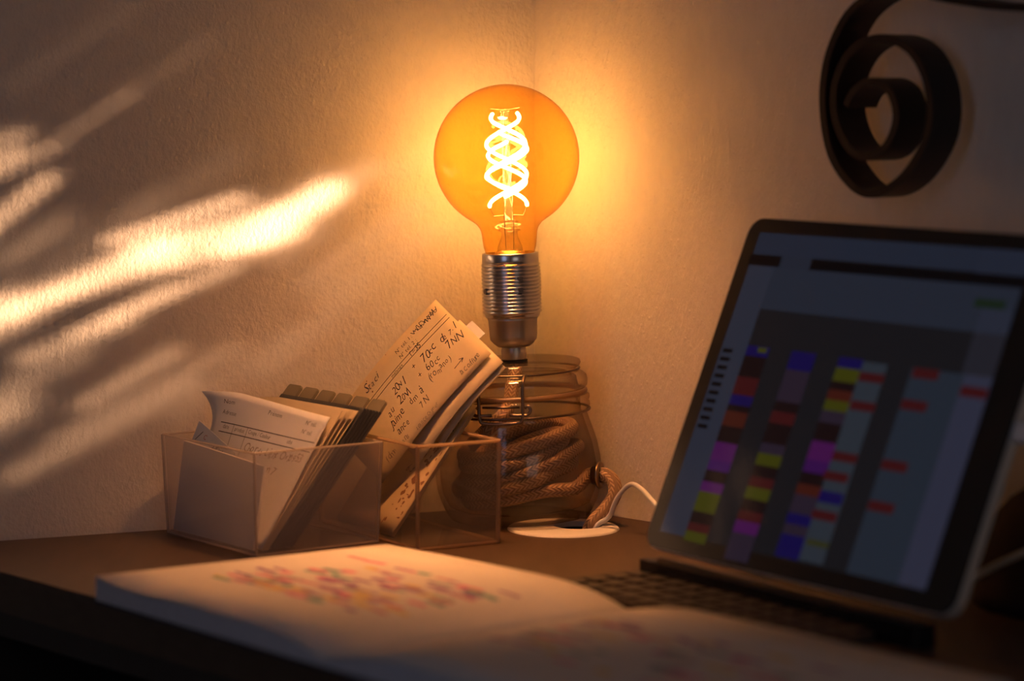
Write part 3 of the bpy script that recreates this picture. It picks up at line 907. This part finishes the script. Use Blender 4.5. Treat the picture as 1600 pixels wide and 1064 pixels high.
# curled white form card
def form(u, v):
    # left edge leans a little, right edge bellies out to the right and curls
    zl = 0.0030 + 0.0885 * v; el = 0.0072 + 0.0310 * v
    zr = 0.0035 + 0.0775 * v; er = 0.0082 + 0.0500 * v
    s = u * u * (3 - 2 * u) * 0.5 + u * 0.5
    z = zl + (zr - zl) * s - 0.0030 * math.sin(math.pi * u) * v * 0.0
    e = el + (er - el) * s
    c = max(0, 1 - u / 0.22) * max(0, (v - 0.72) / 0.28)
    a = 0.1035 - 0.0965 * u + 0.009 * c * c
    e -= 0.010 * c * c; z -= 0.002 * c * c
    return b1(a, e, z)
fc = tag(obj('form_card', sheet(form, 20, 20, 0.0003), M['white_paper'], smooth=True), 'curled white form card with printed table header in the frosted box', 'card')
FW, FH = 98.0, 92.0
printed('printed_form', form, FW, FH, [rule(9, 71.5, 96, 73.5, 0.55, 24), rule(9, 65.5, 96, 67.0, 0.55, 24), rule(22, 71.6, 22, 52, 0.3), rule(35, 72, 35, 47, 0.3),
        letters('Nom', 9, 84, 4.2, 0, 0, 0.9), letters('Adresse', 9, 77, 4.2, 0, 0, 0.8), letters('Prénom', 47, 83.5, 4.2, 0, 0, 0.85), letters('N° tél.', 80, 83.5, 4.2, 0, 0, 0.85), letters('N° tél.', 80, 77.5, 4.2, 0, 0, 0.85),
        letters('date', 12, 68, 4, 0, 0, 0.8), letters('produit', 23.5, 68, 4, 0, 0, 0.75), letters('Coupe / Couleur', 36.5, 68.4, 4, 0, 0, 0.7), letters('obs', 72, 69, 4, 0, 0, 0.8)], M['print'], fc)
printed('handwriting', form, FW, FH, [letters('Chorda Light Oxy', 37, 57, 7.5, 2, .15, .75, 1), letters('0953', 80, 58, 7, 2, .15, .8, 1), letters('(Donnell gm 7', 36, 46, 7.5, 2, .15, .8, 1), letters('20vl 45cc', 40, 35, 7, 2, .15, .8, 1)], M['pencil'], fc)

# small tilted slip poking up at the left end
so = b1(0.1000, 0.0190, 0.0725); 
du = (-E1 * 0.94 + E2 * 0.03 - UP * 0.36).normalized(); dvv = (UP * 0.92 + E2 * 0.20 - E1 * 0.34)
dvv = (dvv - du * dvv.dot(du)).normalized()
def slip(u, v):
    return so + du * (0.046 * u) + dvv * (0.022 * (v - 1))
sl = tag(obj('note_slip', sheet(slip, 4, 4, 0.0003), M['white_paper']), 'small tilted white slip with scribbles at the left end of the frosted box', 'note')
printed('handwriting', slip, 46, 22, [rule(3, 10, 8, 18, .5), letters('E.', 9, 8, 4, 0, .2, .8, 1), scribble(22, 12, 13, 6, 16, .5), scribble(20, 9, 11, 4, 12, .5), rule(18, 6, 44, 6, .3)], M['ink'], sl)
printed('red_mark', slip, 46, 22, [letters('C', 10, 14, 5, 0, .2, .9, 1)], M['red_ink'], sl)

# thick folded white packet against the left end
def pack(u, v):
    e = 0.0026 + 0.010 * v * (0.4 + 0.8 * u) + 0.0005 * math.sin(3.0 * u)
    a = 0.1060 - (0.098 - 0.014 * v) * u - 0.008 * v
    return b1(a, e, 0.0032 + (0.0575 - 0.0075 * u) * v)
V, F = sheet(pack, 8, 8, 0.0022)
# (thickness goes into the box)
pk = tag(obj('paper_packet', (V, F), M['white_paper'], smooth=False), 'thick folded white paper packet behind the frosted box front', 'paper')

# ------------------------------------------------------------------ clear box with the handwritten cards
C2 = Vector((-0.0070, 1.6590, 0)); U2 = Vector((-0.52, 0.854, 0)).normalized(); W2 = Vector((0.854, 0.52, 0)).normalized()
BW2, BL2 = 0.0600, 0.1300
def b2(a, b, z):              # a along depth (U2), b along width from the left side (W2)
    return C2 + U2 * a + W2 * (b - BW2) + UP * z
tag(obj('card_box', fix_normals(open_box(b2, BL2, BW2, 0.0650, 0.0020, 0.0008)), M['acrylic2']), 'clear plastic box beside the jar with large yellowed cards leaning out', 'card box')

box_edges(bpy.data.objects['card_box.001'], b2, BL2, BW2, 0.0650, 0.0030, 0.0008, M['edge2'])

# the large handwritten card
PR = Vector((-0.0134, 1.693, 0.1161)); PT = Vector((-0.0495, 1.741, 0.1465))
Sv = (PR - PT); sl_ = Sv.length; Sn = Sv.normalized()
Gv = Vector((0.64, -0.004, 0.768)); Gv = (Gv - Sn * Gv.dot(Sn)).normalized()
CL = 0.1080
NA = Gv.cross(-Sn).normalized()
def noteA(u, v):              # u along the writing (towards the top corner), v up the card (towards PT edge)
    p = PR - Sn * (sl_ * v) - Gv * (CL * (1 - u))
    bend = 0.004 * math.sin(math.pi * u) + 0.0025 * math.sin(math.pi * v)
    return p + NA * bend
na = tag(obj('recipe_card', sheet(noteA, 14, 8, 0.0005), M['aged_paper'], smooth=True), 'large yellowed card with dark handwriting leaning out of the clear box', 'card')
AW, AH = 123.0, sl_ * 1000
printed('printed_form', noteA, AW, AH, [rule(4, 49.5, 121, 49.5, .5, 24), rule(4, 45.5, 121, 45.5, .5, 24), letters('mélange', 60, 46.2, 4.2, 0, 0, .85), letters('N° tél. 1 :', 74, 58, 4.8, 0, .1, .9), letters('N° tél. 2 :', 74, 52, 4.8, 0, .1, .9), letters('nom :', 22, 56, 4.6, 0, .1, .9)], M['print'], na)
printed('handwriting', noteA, AW, AH, [scribble(93, 58, 26, 5.5, 34, .5), scribble(97, 57, 22, 5.0, 22, .5), letters('Staci', 37, 56, 9.5, 0, .25, .85, 1), letters('T=35', 80, 46, 6, 0, .25, .9, 1),
        letters('20vl', 52, 34, 9, 0, .25, .85, 1), letters('+', 75, 36, 7, 0, .2, .9), letters('70cc', 84, 34, 8.5, 0, .25, .85, 1), letters('de 7.1', 103, 34, 8, 0, .25, .85, 1),
        letters('au', 38, 26, 8, 0, .25, .85, 1), letters('20vl', 50, 25, 9, 0, .25, .85, 1), letters('+', 74, 27, 7, 0, .2, .9), letters('60cc', 82, 25, 8, 0, .25, .85, 1), letters('7NN', 104, 25.5, 8.5, 0, .25, .85, 1),
        letters('Jaime', 34, 18.5, 8, 0, .25, .85, 1), letters('dm à', 56, 18, 8, 0, .25, .85, 1), letters('(romano)', 78, 19, 7, 0, .25, .8, 1), letters('ance', 34, 11, 8, 0, .25, .85, 1), letters('7N', 60, 10.5, 8, 0, .25, .85, 1),
        rule(97, 12, 107, 13, .5, 6), rule(107, 13, 104, 14.6, .5, 2), rule(107, 13, 104, 11.4, .5, 2), letters('la Coiffure', 97, 4.5, 5.4, 0, .25, .75, 1)], M['ink'], na)
printed('faded_writing', noteA, AW, AH, [letters('sans', 30, 4, 6, 0, .25, .85, 1), letters('seance chgnur', 46, 2.2, 5.2, 0, .25, .8, 1), letters('fdmn', 14, 5, 6, 0, .25, .85, 1)], M['pencil'], na)
printed('brown_specks', noteA, AW, AH, [blot(42, 53, .8, .8), blot(44, 64, .5, .5), blot(20, 60, .6, .4), blot(68, 66, .4, .4)], M['stain'], na)

# two more cards behind the large one, their tops show at its right corner
def card_on(off, sh_u, sh_v, ln, ht, curl):
    def f(u, v):
        p = PR - Sn * (ht * v - sh_v) - Gv * (ln * (1 - u) - sh_u) - NA * off
        return p + NA * (0.004 * math.sin(math.pi * u)) + (Gv * -1 * curl + NA * curl) * max(0, u - 0.85) / 0.15 * 0.2
    return f
tag(obj('recipe_card', sheet(card_on(0.0035, 0.002, 0.010, 0.084, 0.052, 0.004), 10, 6, 0.0006), M['cream_paper'], smooth=True), 'cream card directly behind the large handwritten card, its curled edge at right', 'card', 'cards in the clear box')
tag(obj('recipe_card', sheet(card_on(0.0068, 0.0015, 0.0125, 0.066, 0.046, 0.010), 10, 6, 0.0008), M['cream_paper'], smooth=True), 'cream card with bent top corner nearest the lamp holder', 'card', 'cards in the clear box')
tag(obj('paper_scrap', sheet(card_on(0.010, 0.0055, -0.024, 0.05, 0.016, 0.0), 4, 4, 0.0004), M['white_paper']), 'grey scrap of paper peeking over the large handwritten card', 'paper')

# stained cards lying lower, flat along the box length, leaning right
CB = Vector((-0.0751, 1.6649, 0.0050)); CT = Vector((-0.0224, 1.697, 0.0825))
lc = CT - CB
lcl = lc.length; lcn = lc.normalized()
NC = (lcn.cross(U2)).normalized()       # up-left face towards the camera
if NC.z < 0: NC = -NC
lw_ = ['brown stained card with two printed lines below the large handwritten card', 'pale card under the brown stained card in the clear box', 'lowest pale card against the floor of the clear box']
for k in range(3):
    def fc_(u, v, k=k):
        # u across (right edge u=1 is the near edge), v up
        return CB + U2 * (0.074 * (1 - u) + 0.001 * k) + lcn * ((lcl - 0.002 * k) * v) + NC * (0.0004 - 0.0014 * k + 0.002 * math.sin(math.pi * v) * (1 - u))
    o = tag(obj('stained_card', sheet(fc_, 8, 8, 0.0009), M['aged_paper'] if k == 0 else M['cream_paper'], smooth=True), lw_[k], 'card', 'cards in the clear box')
    if k == 0:
        W_, H_ = 74.0, lcl * 1000
        printed('printed_lines', fc_, W_, H_, [rule(20, H_ - 15, 68, H_ - 15, .5), rule(20, H_ - 21, 68, H_ - 21, .5)], M['print'], o)
        printed('stains', fc_, W_, H_, [blot(random.uniform(52, 72), random.uniform(6, 70), random.uniform(.5, 2.4), random.uniform(.6, 2.6)) for _ in range(34)] + [blot(66, 72, 1.6, 4), blot(60, 40, 3, 4), blot(67, 30, 1.5, 3.5)], M['stain'], o)
        printed('handwriting', fc_, W_, H_, [letters('30 vl', 42, H_ - 40, 8, 0, .2, .8, 1), letters('6.34', 44, H_ - 55, 8, 0, .2, .8, 1)], M['pencil'], o)

# ------------------------------------------------------------------ tablet, keyboard
yaw = rad(56.25); tl_ = rad(23.0)
TE = Vector((math.cos(yaw), -math.sin(yaw), 0)); TN = Vector((math.sin(yaw), math.cos(yaw), 0))
TU = UP * math.cos(tl_) + TN * math.sin(tl_)
TF = TE.cross(TU)                # out of the screen
TO = Vector((0.0758, 1.5495, 0.0178))
TWd, THt = 0.2605, 0.2060
tab = tag(empty('tablet', TO + TE * TWd / 2), 'black tablet leaning at right with a dim colourful calendar on its screen', 'tablet')
obj('back_shell', slab(rounded(TWd, THt, 0.011), TO - TF * 0.0075, TE, TU, TF * 0.0060), M['alu'], tab)
obj('glass_front', slab(rounded(TWd - 0.0012, THt - 0.0012, 0.0105), TO + (TE + TU) * 0.0006 - TF * 0.0015, TE, TU, TF * 0.0015), M['bezel'], tab)

SCR = []
def sr(u0, v0, u1, v1, c, s=0):       # rectangle on the screen, mm from the lower left of the tablet, optional layer
    SCR.append((u0, v0, u1, v1, c, s))
LB = (0.105, 0.135, 0.215); LG = (0.105, 0.115, 0.165); DG = (0.030, 0.028, 0.036); BK = (0.006, 0.004, 0.006)
PU = (0.13, 0.018, 0.24); BLU = (0.022, 0.012, 0.20); RED = (0.15, 0.018, 0.022); OR = (0.17, 0.030, 0.018); YE = (0.15, 0.15, 0.012); MV = (0.072, 0.045, 0.085); MG = (0.20, 0.022, 0.24); DK = (0.030, 0.012, 0.014)
sr(12, 10.5, 237, 196.5, DG)
sr(12, 183, 237, 196.5, (0.055, 0.070, 0.125), 1)
sr(200, 176, 237, 196.5, (0.075, 0.085, 0.15), 1)
sr(10, 176, 237, 182.5, BK, 2); sr(39, 176, 66, 183, (0.055, 0.068, 0.115), 3)
sr(12, 150, 237, 176, (0.062, 0.076, 0.125), 1)
sr(206, 163.5, 229, 168.5, (0.03, 0.06, 0.03), 2)
sr(213, 150, 237, 163, (0.085, 0.095, 0.16), 1)
sr(12, 10.5, 35, 176, (0.080, 0.092, 0.15), 2)
for k in range(10):
    sr(14, 121.5 - k * 5.2, 23, 124 - k * 5.2, BK, 3)
sr(135.5, 12, 156, 126.5, (0.085, 0.105, 0.145), 1); sr(175.5, 11, 237, 126.5, (0.060, 0.080, 0.125), 1)
sr(216, 11, 237, 126.5, (0.100, 0.105, 0.19), 2)
sr(213, 126.5, 237, 150, (0.060, 0.058, 0.085), 2)
def colm(u0, u1, top, segs):
    v = top
    for h, c in segs:
        if c is not None: sr(u0, v - h, u1, v, c, 3)
        v -= h
colm(35, 55, 127.5, [(3, BLU), (3, BLU), (13, DK), (11, RED), (6, BLU), (4, DK), (9, OR), (10, DK), (11, MG), (6, PU), (7, DK), (6, MG), (12, YE), (7, DK), (5, RED), (6, YE)])
sr(45, 124, 53, 127, YE, 4)
colm(75, 96, 127.5, [(11, BLU), (19, MV), (6, DK), (7, RED), (12, DK), (6, MV), (7, YE), (7, DK), (6, RED), (7, YE), (7, DK), (6, RED), (7, MG), (16, MV)])
colm(116, 136, 127.5, [(6, BLU), (8, YE), (5, DK), (6, OR), (6, YE), (7, MV), (11, DK), (11, MG), (7, PU), (7, DK), (6, OR), (11, MV), (6, BLU), (6, MV), (6, BLU), (7, BLU)])
for u, v in ((146.5, 118), (147, 101.5), (146, 72), (144, 60.6), (145, 38.4)): sr(u - 10, v - 2.6, u + 10, v + 2.6, RED, 4)
sr(136, 45.5, 155, 52, BLU, 4); sr(138, 21, 156, 24.5, (0.10, 0.10, 0.03), 4)
for u, v in ((187, 124), (186, 106), (226.5, 117.5), (186, 72), (186, 49)): sr(u - 10, v - 2.8, u + 10, v + 2.8, RED, 4)
sm, snt, sout = new_mat('screen_picture')
at_ = nd(snt, 'ShaderNodeAttribute', attribute_name='glow'); em = nd(snt, 'ShaderNodeEmission'); em.inputs[1].default_value = 0.22
gls = nd(snt, 'ShaderNodeBsdfGlossy'); gls.inputs['Roughness'].default_value = 0.08
adds = nd(snt, 'ShaderNodeMixShader'); adds.inputs[0].default_value = 0.05
snt.links.new(at_.outputs['Color'], em.inputs[0]); snt.links.new(em.outputs[0], adds.inputs[1]); snt.links.new(gls.outputs[0], adds.inputs[2]); snt.links.new(adds.outputs[0], sout.inputs[0])
V, F, CC = [], [], []
for u0, v0, u1, v1, c, s in SCR:
    b = len(V)
    V += [TO + TE * (u * mm) + TU * (v * mm) + TF * (0.00008 + 0.00003 * s) for u, v in ((u0, v0), (u1, v0), (u1, v1), (u0, v1))]
    F.append((b, b + 1, b + 2, b + 3)); CC += [c4(c)] * 4
scr = obj('screen', (V, F), sm, tab)
ca = scr.data.color_attributes.new('glow', 'FLOAT_COLOR', 'CORNER')
ca.data.foreach_set('color', [x for c in CC for x in c])
# charging plug in the right side and its cable
pg = TO + TE * (TWd + 0.0002) + TU * 0.1010 - TF * 0.0045
white_plug = tag(empty('plug_cable', pg), 'white charging plug and cable in the right side of the tablet', 'cable')
obj('plug', slab(rounded(0.0060, 0.0110, 0.0025), pg - TU * 0.0055 - TF * 0.003, TF, TU, TE * 0.021), M['cable'], white_plug)
pe = pg + TE * 0.021
cb = [pe - TE * 0.001, pe + TE * 0.02 - UP * 0.002, pe + TE * 0.045 + TN * 0.01 - UP * 0.02, pe + TE * 0.050 + TN * 0.03 - UP * 0.050, Vector((0.286, 1.375, 0.050)), Vector((0.262, 1.400, 0.036)), Vector((0.2455, 1.418, 0.0220)), Vector((0.2340, 1.437, 0.0075)), Vector((0.226, 1.458, 0.0023)), Vector((0.220, 1.480, 0.0020)), Vector((0.21, 1.51, 0.0020))]
obj('lead', tube(smooth_path(cb, 5), 0.0018, 8), M['cable'], white_plug, smooth=True)

# keyboard in front of the tablet
KO = TO - UP * TO.z + TE * 0.004 - TN * 0.010
KD = 0.059
kb = tag(empty('keyboard', KO + TE * 0.12 - TN * KD / 2), 'dark flat keyboard lying in front of the tablet, partly under the planner', 'keyboard')
obj('keyboard_body', slab(rounded(0.215, KD, 0.006), KO - TN * KD + UP * 0.0003, TE, TN, UP * 0.0042), M['kb'], kb)
obj('hinge_bar', slab(rounded(0.235, 0.016, 0.003), KO + TE * 0.008 - TN * 0.002 + UP * 0.0003, TE, TN, UP * 0.0125), M['bezel'], kb)
km = None
for r_ in range(4):
    for c_ in range(12):
        kw, kd = 0.0143, 0.0122
        o_ = KO + TE * (0.0080 + c_ * 0.0170 + (0.0 if r_ == 0 else 0.0)) - TN * (-0.0030 + (r_ + 1) * 0.0148) + UP * 0.0045
        pts = rounded(kw, kd, 0.002, 2)
        if km is None:
            bot = slab(pts, (0, 0, 0), TE, TN, UP * 0.0018)
            nn_ = len(pts); cx = (TE * kw + TN * kd) / 2
            bv = [v if i < nn_ else cx + (v - cx - UP * 0.0018) * 0.88 + UP * 0.0018 for i, v in enumerate(bot[0])]
            km = raw('key', bv, bot[1], M['key'])
        k_ = bpy.data.objects.new('key', km); col.objects.link(k_)
        k_.parent = kb; k_.location = o_ - ORG[kb.name]

# ------------------------------------------------------------------ wrought iron scroll on the right wall
def wr(s, z, off):
    return K + DR * s + NR * off + UP * z
sp = [(0.60, 0.322), (0.50, 0.3245), (0.4146, 0.3277), (0.371, 0.3330), (0.3300, 0.3400), (0.3010, 0.3290), (0.2845, 0.3050), (0.2795, 0.2760), (0.2860, 0.2450), (0.3030, 0.2260), (0.3200, 0.2225), (0.3400, 0.2330), (0.3560, 0.2560), (0.3570, 0.2820), (0.3440, 0.3040), (0.3220, 0.3120), (0.3010, 0.3050), (0.2890, 0.2870), (0.2890, 0.2660), (0.2990, 0.2490), (0.3130, 0.2435), (0.3270, 0.2500), (0.3340, 0.2660), (0.3290, 0.2815), (0.3150, 0.2870), (0.3025, 0.2810), (0.2970, 0.2730)]
path = smooth_path([wr(s, z, 0.0300) for s, z in sp], 6)
iron = tag(empty('iron_scroll', wr(0.45, 0.30, 0.0)), 'black wrought iron scroll bracket fixed to the right wall above the tablet', 'wall bracket')
obj('scroll_band', ribbon_bar(path, NR, 0.027, 0.0046), M['iron'], iron, smooth=False)
obj('wall_bar', ribbon_bar([wr(0.60, 0.322, 0.0), wr(0.60, 0.322, 0.0450)], UP, 0.022, 0.006), M['iron'], iron)
obj('fixing_pin', tube([wr(0.50, 0.3245, 0.0), wr(0.50, 0.3245, 0.0170)], 0.004, 10), M['iron'], iron)

# ------------------------------------------------------------------ open planner
PD = Vector((0.625, -0.78, 0)).normalized(); PM = Vector((0.78, 0.625, 0)).normalized()
PT0 = Vector((-0.0750, 1.5866, 0))           # far corner of the left page
PHt = 0.198
SPX = 0.220                                  # spine position along PD
def page_z(t, side):
    if side == 0:                            # left page, t 0 outer .. 1 spine
        return 0.0120 + 0.0022 * math.sin(t * 2.2) - 0.0085 * max(0, (t - 0.72) / 0.28) ** 2
    return 0.0062 + 0.0075 * math.sin(min(1, t / 0.22) * math.pi / 2) - 0.0028 * max(0, t - 0.3)
def pageL(u, v):
    return PT0 + PD * (SPX * u) - PM * (PHt * (1 - v)) + UP * (page_z(u, 0) + 0.0035 * max(0, 0.15 - u) / 0.15 * (1 - v))
RW = 0.262
def pageR(u, v):
    return PT0 + PD * (SPX + RW * u) - PM * (PHt * (1 - v)) + PM * 0.004 * u + UP * page_z(u, 1)
pl = tag(empty('planner', PT0 + PD * SPX - PM * PHt / 2), 'large open paper planner with coloured marker notes lying along the desk edge', 'planner')
def block(fn, z0, nu=24):
    V, F = [], []
    for i in range(nu + 1):
        u = i / nu
        for v in (0, 1):
            p = fn(u, v) - UP * 0.0006
            V += [p, Vector((p.x, p.y, z0))]
    for i in range(nu):
        a, b = i * 4, i * 4 + 4
        F += [(a, b, b + 2, a + 2), (a + 1, a + 3, b + 3, b + 1), (a, a + 1, b + 1, b), (a + 2, b + 2, b + 3, a + 3)]
    F += [(0, 2, 3, 1), (nu * 4, nu * 4 + 1, nu * 4 + 3, nu * 4 + 2)]
    return V, F
obj('cover', box(PT0 - PM * (PHt + 0.0005) + UP * 0.0004 - PD * 0.001, PD * (SPX + RW + 0.002), PM * (PHt + 0.004), UP * 0.0016), M['cover'], pl)
obj('page_block', fix_normals(block(pageL, 0.0021)), M['page_edge'], pl)
obj('page_block', fix_normals(block(pageR, 0.0021)), M['page_edge'], pl)
pgL = obj('page', sheet(lift(pageL, 0.0003), 24, 6, 0.0004), M['page'], pl, smooth=True)
pgR = obj('page', sheet(lift(pageR, 0.0003), 24, 6, 0.0004), M['page'], pl, smooth=True)
mk = ['pink', 'violet', 'teal', 'yellow', 'rose', 'violet']
for pgo, fn, Wd, n_, lo, hi in ((pgL, lift(pageL, 0.0003), SPX * 1000, 132, 0.10, 0.78), (pgR, lift(pageR, 0.0003), RW * 1000, 60, 0.12, 0.75)):
    for c in mk:
        for _ in range(n_ // 6):
            x = Wd * random.uniform(lo, hi); y = PHt * 1000 * random.uniform(0.28, 0.78)
            o = printed('marker_note', fn, Wd, PHt * 1000, [rule(x, y, x + random.uniform(9, 22), y + random.uniform(-1, 1), random.uniform(2.5, 5), 3)], M['mk_' + c], pgo, 0.0002)
            del o['kind']

# ------------------------------------------------------------------ dark purple pouch behind the tablet
PC = Vector((0.3050, 1.4250, 0))
V, F = [], []
nu_, nv_ = 28, 10
for j in range(nv_ + 1):
    t = j / nv_
    for i in range(nu_):
        a = 2 * math.pi * i / nu_
        fold = 1 + 0.07 * math.sin(5 * a + 2 * t) + 0.04 * math.sin(9 * a)
        rr = (0.060 * (1 - 0.25 * t) * math.sqrt(max(0.02, 1 - t ** 4))) * fold
        p = PC + TE * (rr * 1.25 * math.cos(a)) + TN * (rr * 0.55 * math.sin(a)) + UP * (0.0005 + t * (0.070 + 0.006 * math.sin(2 * a)))
        V.append(p)
for j in range(nv_):
    for i in range(nu_):
        k = (i + 1) % nu_
        F.append((j * nu_ + i, j * nu_ + k, (j + 1) * nu_ + k, (j + 1) * nu_ + i))
F.append(tuple(reversed(range(nu_)))); F.append(tuple(nv_ * nu_ + i for i in range(nu_)))
tag(obj('cloth_pouch', (V, F), M['purple'], smooth=True), 'dark purple cloth pouch on the desk behind the tablet corner', 'pouch')
